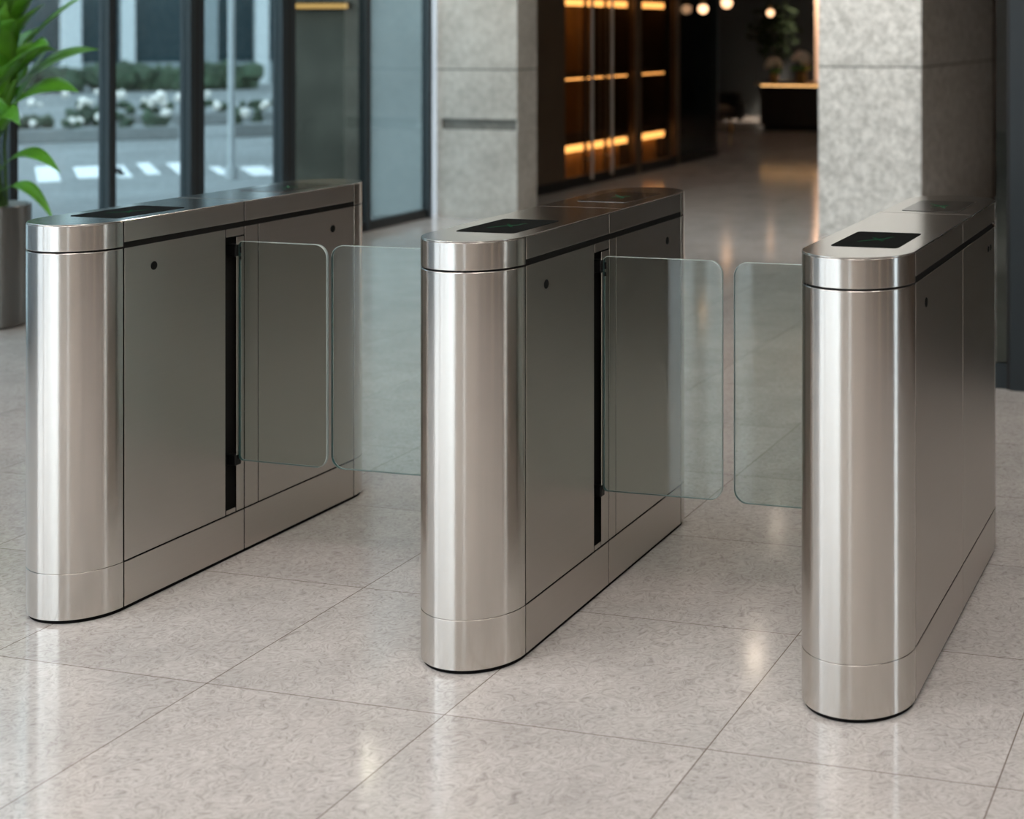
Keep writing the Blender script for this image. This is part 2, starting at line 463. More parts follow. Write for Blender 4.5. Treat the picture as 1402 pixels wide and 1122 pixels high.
def turnstile(x, rz, L, mid, top_seam, right_kind, left_kind, wing_r, wing_l, label):
    t = empty('turnstile', (x, 0, -Z_GROUND), rz)
    tag(t, label, 'turnstile', 'stainless steel turnstiles in a row')
    st = arc(0, 0, R, pi, 2 * pi, 40) + arc(0, L, R, 0, pi, 40)
    # rubber foot, set back a little under the steel
    rf = R - 0.005
    link('rubber_foot', prism_bm(arc(0, 0, rf, pi, 2 * pi, 40) + arc(0, L, rf, 0, pi, 40), Z_GROUND, Z_FOOT + 0.01), M['rubber'], t, smooth=True)
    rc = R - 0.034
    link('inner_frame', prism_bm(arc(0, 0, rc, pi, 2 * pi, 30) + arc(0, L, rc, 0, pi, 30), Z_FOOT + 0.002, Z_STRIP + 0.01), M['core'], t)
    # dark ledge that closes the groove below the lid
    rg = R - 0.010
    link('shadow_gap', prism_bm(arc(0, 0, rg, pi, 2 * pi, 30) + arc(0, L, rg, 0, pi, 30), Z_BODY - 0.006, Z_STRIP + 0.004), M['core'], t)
    for front in (True, False):
        y = 0.0 if front else L
        nm = 'front_post' if front else 'rear_post'
        o = link(nm, shell_bm(y, R, front, Z_PLINTH + 0.0004, Z_BODY), M['post'], t, smooth=True, bevel=0.0014)
        link('post_foot_band', shell_bm(y, R, front, Z_FOOT, Z_PLINTH - 0.0002), M['post'], o, smooth=True, bevel=0.0006)
        link('lid_collar', shell_bm(y, R, front, Z_CAP, Z_TOP - 0.0035), M['post'], t, smooth=True, bevel=0.0008)
    slot0, slot1, strip1 = 0.370, 0.411, 0.503
    for side, kind in ((1, right_kind), (-1, left_kind)):
        # lid side strips and plinths
        for a, b in ((0, mid), (mid, L)):
            side_panel(t, 'lid_strip', side, a, b, Z_STRIP, Z_TOP - 0.0035 + G, M['panel'])
            side_panel(t, 'plinth_panel', side, a, b, Z_FOOT - G, Z_PLINTH, M['panel'])
        if kind == 'slot':
            side_panel(t, 'side_panel', side, 0, slot0, Z_PLINTH, Z_BODY + G, M['panel'])
            side_panel(t, 'slot_head', side, slot0, mid, 0.905, Z_BODY + G, M['panel'])
            side_panel(t, 'slot_sill', side, slot0, slot1, Z_PLINTH, 0.152, M['panel'])
            side_panel(t, 'hinge_strip', side, slot1, mid, Z_PLINTH, 0.905, M['panel'])
            side_panel(t, 'hinge_strip', side, mid, strip1, Z_PLINTH, Z_BODY + G, M['panel'])
            side_panel(t, 'side_panel', side, strip1, L, Z_PLINTH, Z_BODY + G, M['panel'])
            sensor(t, side, 0.102, 0.8705)
            sensor(t, side, L - 0.105, 0.8725)
        else:
            side_panel(t, 'side_panel', side, 0, mid, Z_PLINTH, Z_BODY + G, M['panel'])
            side_panel(t, 'side_panel', side, mid, L, Z_PLINTH, Z_BODY + G, M['panel'])
            sensor(t, side, 0.102, 0.8705)
            sensor(t, side, L - 0.106, 0.881, 0.0085)
            sensor(t, side, L - 0.072, 0.881, 0.0085)
    # lid plates with the readers let into them
    g = 0.0010
    plate_f = prism_bm(arc(0, 0, R, pi, 2 * pi, 48) + [(R, top_seam - g), (-R, top_seam - g)], Z_TOP - 0.0033, Z_TOP)
    plate_r = prism_bm([(-R, top_seam + g), (R, top_seam + g)] + arc(0, L, R, 0, pi, 48), Z_TOP - 0.0033, Z_TOP)
    link('lid_plate', plate_f, M['lidtop'], t, bevel=0.0028, seg=3)
    link('lid_plate', plate_r, M['lidtop'], t, bevel=0.0028, seg=3)
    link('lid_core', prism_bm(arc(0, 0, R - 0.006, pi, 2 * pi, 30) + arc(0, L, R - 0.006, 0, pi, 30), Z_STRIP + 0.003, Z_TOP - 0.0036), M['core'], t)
    for s, yc in ((1, 0.153), (-1, L - 0.153)):
        rd = link('card_reader', prism_bm(rounded_rect(-0.078, 0.078, yc - 0.122, yc + 0.122, 0.012), Z_TOP - 0.002, Z_TOP + 0.0009), M['reader_matt'] if s > 0 else M['reader'], t, bevel=0.0004)
        bm = bmesh.new()
        zz0, zz1 = Z_TOP + 0.0009, Z_TOP + 0.0012
        def stroke(p, q, w):
            p, q = Vector((*p, 0)), Vector((*q, 0))
            d = (q - p).normalized(); n = Vector((-d.y, d.x, 0)) * w / 2
            prism_bm([(v.x, v.y) for v in (p - n, q - n, q + n, p + n)], zz0, zz1, bm)
        stroke((-0.022, yc - s * 0.030), (0.022, yc + s * 0.022), 0.006)
        stroke((0.020, yc - s * 0.024), (-0.016, yc + s * 0.026), 0.006)
        stroke((-0.034, yc - s * 0.046), (-0.014, yc - s * 0.022), 0.004)
        stroke((0.014, yc + s * 0.030), (0.026, yc + s * 0.046), 0.004)
        link('reader_symbol', bm, M['icon'], rd)
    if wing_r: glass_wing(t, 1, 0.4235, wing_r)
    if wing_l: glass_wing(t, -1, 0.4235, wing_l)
    return t

turnstile(-1.1211, -0.0244, 0.9447, 0.4448, 0.470, 'slot', 'plain', 0.288, None,
          'turnstile standing nearest the windows and potted palm, one glass wing')
turnstile(0.0, 0.0082, 0.9613, 0.4594, 0.555, 'slot', 'slot', 0.330, 0.553,
          'middle turnstile of the row, with glass wings on both sides')
turnstile(0.9381, 0.0079, 0.9811, 0.5225, 0.660, 'plain', 'slot', None, 0.318,
          'turnstile in front of the pale granite pier, closed panels on its outer side')

# ------------------------------------------------------------------ room shell
XW = -4.58
H = 3.5
YB, YF = -7.0, 21.0
XR = 4.6
fl = link('floor', box_bm(XW - 0.1, XR + 0.2, YB - 0.2, YF + 0.2, -0.10, 0.0), M['floor'])
struct(fl, 'polished beige terrazzo tile floor', 'floor')
# the shop room's floor joins the lobby floor
sf = link('floor', box_bm(-6.2, XW - 0.1, 7.65, 13.6, -0.10, 0.0, box_bm(-9.2, XW - 0.1, 13.6, YF + 0.2, -0.10, 0.0)), M['floor'])
struct(sf, 'terrazzo floor behind the bronze glass shopfront', 'floor')
ce = link('ceiling', box_bm(XW - 0.15, XR + 0.2, YB - 0.2, 7.63, H, H + 0.15, box_bm(-6.2, XR + 0.2, 7.63, 13.6, H, H + .15, box_bm(-9.2, XR + .2, 13.6, YF + .2, H, H + .15))), M['ceiling'])
struct(ce, 'warm white lobby ceiling', 'ceiling')

def window(n, y0, y1, glass, z1=3.3, base=0.07, label=None):
    """one bay of the glazed wall along X = XW: a post on its near side, rails, pane"""
    w = link('window_%d' % n, box_bm(XW - 0.075, XW, y0, y0 + 0.036, 0, z1), M['steelframe'], bevel=0.002)
    struct(w, label, 'window')
    bm = box_bm(XW - 0.06, XW - 0.012, y0 + 0.036, y1, 0, base)
    box_bm(XW - 0.06, XW - 0.012, y0 + 0.036, y1, z1 - .08, z1, bm)
    link('rail', bm, M['steelframe_black'], w)
    link('gasket', box_bm(XW - 0.055, XW - 0.0005, y0 + 0.0363, y0 + 0.052, base, z1 - .08), M['steelframe_black'], w)
    link('pane', box_bm(XW - 0.045, XW - 0.033, y0 + 0.052, y1, base, z1 - .08), glass, w)
    return w

# the bays the photograph shows, then the same glazing running on past the viewer
bays = [(3.24, 3.93, 'winglass'), (3.93, 4.585, 'winglass'), (4.66, 5.46, 'winglass'), (5.55, 6.42, 'darkglass'), (6.42, 7.24, 'winglass')]
words = ['window bay beside the potted palm', 'second window bay from the potted palm', 'window bay between the doubled posts',
         'smoked window bay showing the added warm lamp bar', 'window bay beside the concrete pillar']
for i, (a, b, g) in enumerate(bays):
    window(i + 1, a, b, M[g], label=words[i])
# doubled posts
for k, (a, b) in enumerate(((4.585, 4.66), (5.46, 5.55))):
    t_ = link('trim_%d' % (k + 1), box_bm(XW - 0.075, XW + 0.004, a, b - 0.03, 0, 3.3), M['steelframe'], bevel=0.002)
    struct(t_, 'dark steel door post in the glazed wall', 'post')
    link('gasket', box_bm(XW - 0.06, XW, b - 0.03, b, 0, 3.3), M['steelframe_black'], t_)
# wide post at the end of the glazing
t_ = link('trim_3', box_bm(XW - 0.06, XW + 0.004, 7.24, 7.285, 0, 3.3), M['steelframe'])
struct(t_, 'dark steel end post beside the concrete pillar', 'post')
ys = [-7.0, -5.4, -3.75, -2.1, -0.5, 0.75, 2.0]
for i, y in enumerate(ys):
    window(6 + i, y, 3.24 if i == len(ys) - 1 else ys[i + 1], M['paleglass' if y < -2.2 else 'smokedglass' if y < 0.7 else 'winglass'],
           label='tall clear window bay in the side glazing' if y < -2.2 else 'tall smoked window bay in the side glazing' if y < 0.7 else 'tall tinted window bay before the potted palm')
bm = box_bm(XW - 0.15, XW, YB, 7.3, 3.3, H)
for y in (-5.58, -3.9):  # piers added out of view for thin dark lines reflected in the posts
    box_bm(XW - 0.12, XW + 0.02, y, y + 0.18, 0, 3.3, bm)
hd = link('wall_left', bm, M['plaster'])
struct(hd, 'plaster band and added slim piers of the side glazing', 'wall')

# back wall behind the viewer: glazing, then plaster, then a slit window
def back_window(n, x0, x1, label):
    w = link('window_%d' % n, box_bm(x0, x0 + 0.05, YB - 0.08, YB, 0, 3.3), M['steelframe'])
    struct(w, label, 'window')
    link('pane', box_bm(x0 + 0.05, x1, YB - 0.05, YB - 0.038, 0.05, 3.3), M['clearglass'], w)
    link('rail', box_bm(x0 + 0.05, x1, YB - 0.06, YB - 0.02, 0, 0.05), M['steelframe_black'], w)
    if x1 - x0 > 1:
        for k in (1, 2):  # extra bars added so the steel posts reflect more thin lines
            xm = x0 + (x1 - x0) * k / 3
            link('added_mullion', box_bm(xm - .02 * k, xm + .02 * k, YB - 0.08, YB - .02, 0.05, 3.3), M['steelframe'], w)
for i, x in enumerate((-4.58, -3.3)):
    back_window(13 + i, x, x + 1.28, 'tall clear entrance window')
wb = link('wall_entrance', box_bm(-2.0, 0.50, YB - 0.2, YB, 0, 3.3), M['concrete'])
struct(wb, 'grey concrete wall between entrance window and slit window', 'wall')
bw = box_bm(-4.58, 0.68, YB - 0.2, YB, 3.3, H)
box_bm(0.68, XR + 0.2, YB - 0.2, YB, 0, H, bw)
struct(link('wall_back', bw, M['plaster']), 'beige plaster wall by the entrance', 'wall')
back_window(15, 0.46, 0.70, 'narrow slit window in the plaster wall')

# right side: brown stone with one narrow slot window
rw = box_bm(XR, XR + 0.2, YB, -0.10, 0, H)
box_bm(XR, XR + 0.2, 0.32, YF, 0, H, rw)
box_bm(XR, XR + 0.2, -0.10, 0.32, 2.9, H, rw)
struct(link('wall_right', rw, M['brownstone']), 'dark brown stone wall along the lobby', 'wall')
w = link('window_16', box_bm(XR + 0.08, XR + 0.09, -0.10, 0.32, 0.04, 2.9), M['clearglass'])
struct(w, 'narrow slot window in the brown stone wall', 'window')
link('rail', box_bm(XR + 0.06, XR + 0.11, -0.10, 0.32, 0, 0.04), M['steelframe_black'], w)

for k, (y, wdt) in enumerate(((-4.6, .10), (-2.6, .16), (-1.15, .07))):  # battens added out of view to streak the post reflections
    p_ = link('trim_%d' % (6 + k), box_bm(XR - 0.03, XR, y, y + wdt, 0, H), M['palewood'])
    struct(p_, 'pale timber batten added for lines in the post reflections', 'trim')

# concrete pillar with a recessed band
cx0, cx1, cy0, cy1 = -4.545, -3.851, 7.30, 7.62
bm = box_bm(cx0, cx1, cy0, cy1, 0, 0.690)
box_bm(cx0, cx1, cy0, cy1, 0.775, H, bm)
box_bm(cx0, cx0 + 0.045, cy0, cy1, 0.690, 0.775, bm)
box_bm(cx1 - 0.012, cx1, cy0 + 0.012, cy1, 0.690, 0.775, bm)
pl = link('concrete_pillar', bm, M['concrete'])
struct(pl, 'concrete pillar with a recessed dark band', 'pillar')
link('recess_band', box_bm(cx0 + 0.045, cx1 - 0.012, cy0 + 0.018, cy1 - 0.01, 0.690, 0.775), M['concrete_dark'], pl)

# pale granite pier
gp = link('granite_pier', box_bm(-1.363, -0.605, 7.10, 9.98, 0, H), M['granite'], bevel=0.004)
struct(gp, 'pale granite pier behind the outer turnstile', 'pillar')

# glazed screen with dark post
ds = link('door_1', box_bm(0.768, 0.905, 2.87, 2.99, 0, 2.7), M['steelframe'], bevel=0.002)
struct(ds, 'dark steel post of the glazed screen', 'door')
link('gasket', box_bm(0.751, 0.7678, 2.885, 2.97, 0, 2.7), M['steelframe_black'], ds)
link('side_light', box_bm(0.700, 0.751, 2.92, 2.932, 0.10, 2.7), M['darkglass'], ds)
link('rail', box_bm(0.700, 0.751, 2.90, 2.95, 0, 0.10), M['steelframe'], ds)
link('door_leaf', box_bm(0.93, 1.95, 2.92, 2.932, 0.10, 2.6), M['darkglass'], ds)
link('kick_rail', box_bm(0.93, 1.95, 2.90, 2.95, 0.008, 0.10), M['steelframe'], ds)
link('head_rail', box_bm(0.700, 2.12, 2.88, 2.97, 2.7, 2.82), M['steelframe'], ds)
link('far_post', box_bm(1.98, 2.12, 2.87, 2.99, 0, 2.7), M['steelframe'], ds)
link('pull_handle', tube_bm([(1.05, 2.86, .75), (1.05, 2.86, 1.45)], 0.014), M['chrome'], ds, smooth=True)
sw = link('wall_front', box_bm(2.13, XR, 2.87, 3.05, 0, H), M['brownstone'])
struct(sw, 'brown stone wall beside the glazed screen', 'wall')
sw = link('wall_side', box_bm(-0.60, XR, 9.8, 9.98, 0, H), M['brownstone'])
struct(sw, 'brown stone wall behind the granite pier', 'wall')

# ---------------------------------------------------------------- bronze shopfront
XS = -4.50
pn = link('wall_shopfront', box_bm(XS - 0.08, XS, 7.62, 9.40, 0, H), M['bronze'])
struct(pn, 'dark bronze wall panel next to the concrete pillar', 'wall')
link('rail', box_bm(XS, XS + 0.012, 7.62, 9.40, 0, 0.09), M['steelframe_black'], pn)
doors = [(9.40, 9.86), (9.86, 10.30), (10.30, 10.98), (11.10, 12.05)]
for i, (a, b) in enumerate(doors):
    d = link('door_%d' % (i + 2), box_bm(XS - 0.03, XS - 0.018, a + 0.01, b - 0.01, 0.10, 2.6), M['bronzeglass'])
    struct(d, 'bronze glass shop door leaf %s' % ['next to the bronze wall panel', 'between two long handles', 'past the second long handle', 'farthest along the shopfront'][i], 'door')
    link('rail', box_bm(XS - 0.045, XS, a + .003, b - .003, 0.0, 0.10), M['steelframe_black'], d)
    link('edge_strip', box_bm(XS - 0.04, XS - 0.006, b - 0.008, b, 0.10, 2.6), M['bronze'], d)
    if i < 2:
        link('long_handle', tube_bm([(XS + 0.045, b, 0.06), (XS + 0.045, b, 2.2)], 0.017, 14), M['chrome'], d, smooth=True)
        for z in (0.25, 2.0):
            link('handle_bracket', tube_bm([(XS - 0.02, b, z), (XS + 0.045, b, z)], 0.009, 10), M['chrome'], d, smooth=True)
bm = box_bm(XS - 0.08, XS, 10.98, 11.10, 0, H)
box_bm(XS - 0.08, XS, 9.40, 12.10, 2.6, H, bm)
box_bm(XS - 0.08, XS, 12.05, 12.12, 0, H, bm)
struct(link('trim_4', bm, M['bronze']), 'dark bronze frame of the shopfront', 'trim')
w = link('window_17', box_bm(XS - 0.03, XS - 0.018, 12.12, 13.30, 0.08, 2.6), M['darkglass'])
struct(w, 'smoked glass panel between shopfront and dark post', 'window')
link('rail', box_bm(XS - 0.045, XS, 12.12, 13.30, 0, 0.08), M['steelframe_black'], w)
sp = link('steel_post', box_bm(-4.81, -4.585, 13.30, 13.50, 0, H), M['bluesteel'], bevel=0.004)
struct(sp, 'dark blue-grey steel post before the reception', 'post')

# inside the shop: back wall, made-up lit cabinets standing in for warm reflections
struct(link('wall_shop', box_bm(-6.2, -6.1, 7.63, 13.6, 0, H), M['bronze']), 'dark bronze wall inside the shop', 'wall')
struct(link('wall_shop_end', box_bm(-6.1, XS - 0.09, 7.64, 7.75, 0, H), M['bronze']), 'end wall of the shop', 'wall')
def cabinet(y0, y1, label):
    c = empty('standin_cabinet', (-4.86, (y0 + y1) / 2, 0))
    tag(c, label, 'cabinet', 'made-up lit cabinets behind the bronze glass')
    h = (y1 - y0) / 2
    link('back_panel', box_bm(-0.32, -0.29, -h, h, 0, 2.35), M['warmwood'], c)
    link('side_board', box_bm(-0.29, 0.12, -h, -h + 0.04, 0, 2.35), M['darkwood'], c)
    link('side_board', box_bm(-0.29, 0.12, h - 0.04, h, 0, 2.35), M['darkwood'], c)
    for z, th in ((0.36, 0.05), (1.00, 0.035), (1.775, 0.05), (2.30, 0.05)):
        link('shelf', box_bm(-0.29, 0.12, -h + 0.04, h - 0.04, z, z + th), M['darkwood'], c)
    link('base_board', box_bm(-0.29, 0.02, -h + 0.04, h - 0.04, 0, 0.36), M['warmwood'], c)
    for z in (1.70, 0.292):
        link('lamp_strip', box_bm(0.085, 0.118, -h + 0.05, h - 0.05, z, z + 0.06), M['warmlamp'], c)  # glowing strips stand in for lamps mirrored by the bronze glass
    link('lamp_strip', box_bm(0.10, 0.118, -h + 0.05, h - 0.05, 0.985, 0.998), M['warmlamp'], c)
    return c
cabinet(9.75, 11.33, 'wide made-up cabinet, lit shelves imitate reflections in the shop doors')
cabinet(11.62, 12.30, 'narrow made-up cabinet, lit shelves imitate reflections at the shop end')

# ---------------------------------------------------------------- reception at the end
struct(link('wall_end', box_bm(-9.2, XR, YF, YF + 0.2, 0, H), M['darkwall']), 'dark blue end wall behind reception', 'wall')
struct(link('wall_lounge', box_bm(-9.2, -9.0, 13.6, YF, 0, H, box_bm(-9.2, -6.1, 13.6, 13.7, 0, H)), M['darkwood']), 'dark timber wall of the lounge', 'wall')
struct(link('trim_5', box_bm(-5.30, -4.55, 19.6, 19.75, 0, H), M['peach']), 'pale peach stone panel behind the reception desk', 'trim')
dk = empty('reception_desk', (-4.4, 17.7, 0))
tag(dk, 'dark reception desk with lit brass top edge', 'desk')
link('front_panel', box_bm(-1.15, 1.3, 0, 0.06, 0.06, 0.64), M['darkwood'], dk)
link('plinth', box_bm(-1.1, 1.25, 0.04, 0.6, 0, 0.06), M['black'], dk)
link('side_board', box_bm(-1.15, -1.09, 0.06, 0.65, 0.06, 0.64), M['darkwood'], dk)
link('desk_top', box_bm(-1.2, 1.35, -0.05, 0.70, 0.655, 0.69), M['brass'], dk)
link('lamp_strip', box_bm(-1.15, 1.3, 0.02, 0.035, 0.643, 0.655), M['warmlamp'], dk)

def flowers(x, y, z, s, label, seed):
    rng = random.Random(seed)
    v = empty('vase_of_flowers', (x, y, z))
    tag(v, label, 'flowers', 'flower vases on the reception desk')
    link('vase', lathe_bm([(0, 0), (.05 * s, 0), (.07 * s, .05 * s), (.055 * s, .11 * s), (.045 * s, .13 * s), (.04 * s, .12 * s), (0, .03)], 20), M['brass'], v, smooth=True)
    bm = bmesh.new()
    for i in range(16):
        a = rng.uniform(0, 2 * pi); e = rng.uniform(.1, 1.2)
        blob_bm(bm, (cos(a) * cos(e) * .10 * s, sin(a) * cos(e) * .10 * s, .21 * s + sin(e) * .13 * s), .045 * s, 1, jitter=.15, rng=rng)
    link('blossom', bm, M['blossom'], v, smooth=True)
    bm = bmesh.new()
    for i in range(12):
        a = rng.uniform(0, 2 * pi)
        blob_bm(bm, (cos(a) * .08 * s, sin(a) * .08 * s, .16 * s + rng.uniform(-.03, .03)), .05 * s, 1, (1, 1, .4), .2, rng)
    link('foliage', bm, M['leaf'], v, smooth=True)
flowers(-5.42, 17.95, 0.69, 1.0, 'small vase of pale flowers at the desk end', 1)
flowers(-5.00, 17.95, 0.69, 1.25, 'fuller vase of pale flowers by the peach panel', 2)

def pendant(x, y, z, r, label):
    p = empty('pendant_lamp', (x, y, z))
    tag(p, label, 'lamp', 'warm globe pendants')
    bm = bmesh.new(); bmesh.ops.create_uvsphere(bm, u_segments=20, v_segments=12, radius=r)
    link('globe', bm, M['bulb'], p, smooth=True)
    link('cord', tube_bm([(0, 0, r), (0, 0, H - z)], 0.006, 8), M['black'], p)
    link('lamp_cap', lathe_bm([(0, r + .04), (.03, r + .04), (.035, r - .01), (0, r - .01)], 16), M['brass'], p, smooth=True)
pendant(-4.42, 12.6, 1.70, 0.055, 'warm globe pendant in front of the dark steel post')
pendant(-6.03, 17.6, 1.86, 0.08, 'warm globe pendant above the dark armchair')
pendant(-5.63, 18.4, 1.72, 0.055, 'smaller warm globe pendant near the reception desk')

ac = empty('armchair', (-6.1, 17.3, 0), radians(20))
tag(ac, 'charcoal rounded armchair next to the reception desk', 'armchair')
bm = bmesh.new(); blob_bm(bm, (0, 0, .26), 1, 2, (.36, .34, .13))
link('seat', bm, M['chairfabric'], ac, smooth=True)
link('backrest', prism_bm(arc(0, 0, .42, radians(20), radians(160), 20) + arc(0, 0, .32, radians(160), radians(20), 20), .16, .55), M['chairfabric'], ac, smooth=True, bevel=.03)
for sx in (-1, 1):
    link('armrest', box_bm(sx * .37 - .05, sx * .37 + .05, -.25, .2, .16, .42), M['chairfabric'], ac, bevel=.03)
    for sy in (-1, 1):
        link('leg', tube_bm([(sx * .24, sy * .2, 0), (sx * .22, sy * .18, .2)], .018, 8), M['brass'], ac)

# a dark leafy plant in front of the end wall
fp = empty('indoor_tree', (-5.75, 18.9, 0))
tag(fp, 'dark leafy indoor tree behind the reception desk', 'plant')
link('pot', lathe_bm([(0, 0), (.16, 0), (.20, .4), (.17, .4), (0, .36)], 24), M['black'], fp, smooth=True)
link('trunk', tube_bm([(0, 0, .3), (.02, .01, .8), (-.01, 0, 1.2)], [.03, .025, .02], 8), M['darkwood'], fp)
bm = bmesh.new(); rng = random.Random(5)
for i in range(260):
    a = rng.uniform(0, 2 * pi); e = rng.uniform(-1.2, 1.4); rr = rng.uniform(.12, .42)
    c = Vector((cos(a) * cos(e) * rr, sin(a) * cos(e) * rr, 1.45 + sin(e) * rr * 1.2))
    d = Vector((rng.uniform(-1, 1), rng.uniform(-1, 1), rng.uniform(-.6, .4))).normalized()
    n = d.orthogonal().normalized() * .035
    u = n.cross(d).normalized() * .006
    q = [bm.verts.new(c - d * .09), bm.verts.new(c + n + u), bm.verts.new(c + d * .09), bm.verts.new(c - n + u)]
    bm.faces.new(q)
link('foliage', bm, M['darkleaf'], fp)

# ---------------------------------------------------------------- potted palm
PX, PY, PR, PH = -4.375, 2.90, 0.190, 0.60
pp = empty('potted_palm', (PX, PY, 0))
tag(pp, 'green leafy palm in a round brushed steel planter at the windows', 'plant')
link('planter', lathe_bm([(0, .004), (PR - .012, .004), (PR, .012), (PR, PH - .004), (PR - .004, PH), (PR - .018, PH), (PR - .02, PH - .05), (0, PH - .05)], 64), M['pot'], pp, smooth=True)
link('planter_foot', lathe_bm([(0, 0), (PR - .02, 0), (PR - .02, .01), (0, .01)], 48), M['black'], pp)
link('soil', lathe_bm([(0, PH - .03), (PR - .03, PH - .04), (PR - .021, PH - .049), (0, PH - .049)], 32), M['soil'], pp, smooth=True)

def leaf_bm(base, az, rise, reach, length, width, droop, roll=0.0):
    """a lance-shaped blade arching out along az, starting at base; returns blade mesh and start tangent"""
    bm = bmesh.new()
    n = 14
    d = Vector((cos(az), sin(az), 0)); side = Vector((-sin(az), cos(az), 0))
    rows = []
    for i in range(n + 1):
        s = i / n
        c = Vector(base) + d * reach * s + Vector((0, 0, rise * s - droop * s * s))
        w = width * (sin(pi * min(1, s * 1.02) ** 0.75) ** 0.85 if 0 < s < 1 else 0.02)
        fold = Vector((0, 0, w * .35))
        sd = (side * cos(roll) + (Vector((0, 0, 1)) * cos(az * 0) + d * .3) * sin(roll)).normalized()
        rows.append([bm.verts.new(c - sd * w + fold), bm.verts.new(c - sd * w * .5 + fold * .35), bm.verts.new(c),
                     bm.verts.new(c + sd * w * .5 + fold * .35), bm.verts.new(c + sd * w + fold)])
    for a, b in zip(rows, rows[1:]):
        for k in range(4):
            bm.faces.new((a[k], a[k + 1], b[k + 1], b[k]))
    return bm

rng = random.Random(11)
def frond(az, base_h, lean, rise, reach, width, droop, roll=0.0):
    b0 = Vector((rng.uniform(-.06, .06), rng.uniform(-.06, .06), PH - .04))
    b1 = Vector((cos(az) * lean, sin(az) * lean, base_h))
    mid = (b0 + b1) / 2 + Vector((-cos(az) * .02, -sin(az) * .02, .04))
    link('stem', tube_bm([b0, mid, b1], [.009, .007, .005], 8), M['stem'], pp, smooth=True)
    o = link('leaf', leaf_bm(b1, az, rise, reach, 0, width, droop, roll), M['leaf'], pp, smooth=True)
    sd = o.modifiers.new('thick', 'SOLIDIFY'); sd.thickness = .0016
# the leaves leaning out over the lobby, then the crown
for spec in [(-.35, 1.20, .14, .40, .46, .072, .20), (-.10, 1.05, .10, .36, .50, .066, .24), (-.55, 1.00, .13, .24, .44, .048, .22),
             (-.20, .82, .15, .20, .40, .036, .24), (.15, 1.28, .10, .50, .42, .060, .14), (-.75, 1.25, .10, .50, .38, .060, .12),
             (-1.2, 1.15, .12, .40, .44, .058, .20), (-.45, 1.36, .06, .48, .30, .062, .06), (.5, 1.15, .10, .42, .40, .055, .2),
             (-.15, .70, .17, .06, .30, .030, .22), (-.9, .80, .16, .14, .36, .036, .24)]:
    frond(*spec, roll=.75)
for i in range(46):
    frond(rng.uniform(0, 2 * pi) if i % 2 else rng.uniform(-1.7, .5), rng.uniform(.85, 1.45), rng.uniform(.02, .12), rng.uniform(.30, .6),
          rng.uniform(.12, .30), rng.uniform(.06, .085), rng.uniform(.05, .24), rng.uniform(-1.1, 1.1))

# ---------------------------------------------------------------- outside the windows
ga = link('ground_outside', box_bm(-75, XW - 0.1, -60, 75, -0.12, -0.03), M['asphalt'])
struct(ga, 'grey street outside the windows', 'ground')
gb = link('ground_outside', box_bm(XW - 0.1, 60, -60, YB - 0.2, -0.12, -0.03), M['kerbstone'])
struct(gb, 'pale paving outside the entrance', 'ground')
gc = link('ground_outside', box_bm(-30, XW - 0.1, -40, 4.0, -0.10, -0.02), M['kerbstone'])
struct(gc, 'pale paving strip along the windows', 'ground')
gd = link('ground_outside', box_bm(XR + 0.2, 60, YB - 0.2, 60, -0.12, -0.03), M['kerbstone'])
struct(gd, 'pale paving beyond the brown stone wall', 'ground')

# zebra bars painted on the road, about 10 m from the glass
for x, y, w_, l_ in [(-10.53, 9.68, .20, 1.9), (-10.25, 9.95, .26, 1.4), (-9.98, 10.10, .12, 1.5), (-10.00, 10.05, .12, 1.0), (-9.95, 10.45, .13, 1.5), (-9.62, 10.55, .16, 1.5),
                     (-9.05, 10.45, .10, 1.0), (-8.62, 10.52, .24, 1.1), (-8.42, 10.72, .22, .9)]:
    b = link('road_marking', box_bm(-l_ / 2, l_ / 2, -w_ / 2, w_ / 2, -0.03, -0.024), M['roadpaint'])
    b.location = (x, y, 0); b.rotation_euler = (0, 0, radians(135))
    tag(b, 'white painted bar on the grey street', 'road marking', 'white crossing bars on the street', 'structure')
lp = empty('lamp_post', (-8.35, 9.75, -0.03))
tag(lp, 'slim pale lamp post on the pavement outside the windows', 'lamp post')
link('shaft', tube_bm([(0, 0, 0), (0, 0, 4.2)], 0.033, 14), M['facade_pale'], lp, smooth=True)
link('collar', tube_bm([(0, 0, 0), (0, 0, .12)], 0.06, 14), M['facade_pale'], lp, smooth=True)
link('lamp_head', lathe_bm([(0, 4.2), (.10, 4.2), (.14, 4.32), (.10, 4.4), (0, 4.42)], 20), M['facade_mid'], lp, smooth=True)

def planter_box(x, y, rz, l, seed, label):  # made-up planters; white blossoms stand in for glints of parked vehicles
    rng = random.Random(seed)
    p = empty('glint_planter', (x, y, -0.03), rz)
    tag(p, label, 'planter', 'made-up flower planters on the street')
    link('trough', box_bm(-l / 2, l / 2, -.3, .3, 0, .18), M['asphalt'], p, bevel=.02)
    bm = bmesh.new()
    for i in range(int(l * 11)):
        blob_bm(bm, (rng.uniform(-l / 2, l / 2), rng.uniform(-.26, .26), rng.uniform(.18, .36)), rng.uniform(.06, .11), 1, jitter=.3, rng=rng)
    link('foliage', bm, M['hedge'], p, smooth=True)
    bm = bmesh.new()
    for i in range(int(l * 7)):
        blob_bm(bm, (rng.uniform(-l / 2, l / 2), rng.uniform(-.34, .2), rng.uniform(.25, .62)), rng.uniform(.03, .075), 1, jitter=.2, rng=rng)
    link('blossom', bm, M['blossom'], p, smooth=True)
planter_box(-14.0, 13.4, radians(45), 3.0, 3, 'made-up long planter, blossoms imitate white glints beyond the palm bay')
planter_box(-11.9, 15.4, radians(45), 1.4, 4, 'made-up short planter, blossoms imitate white glints beyond the second bay')
planter_box(-14.9, 17.0, radians(45), 3.4, 6, 'made-up long planter, blossoms imitate white glints farther across the street')

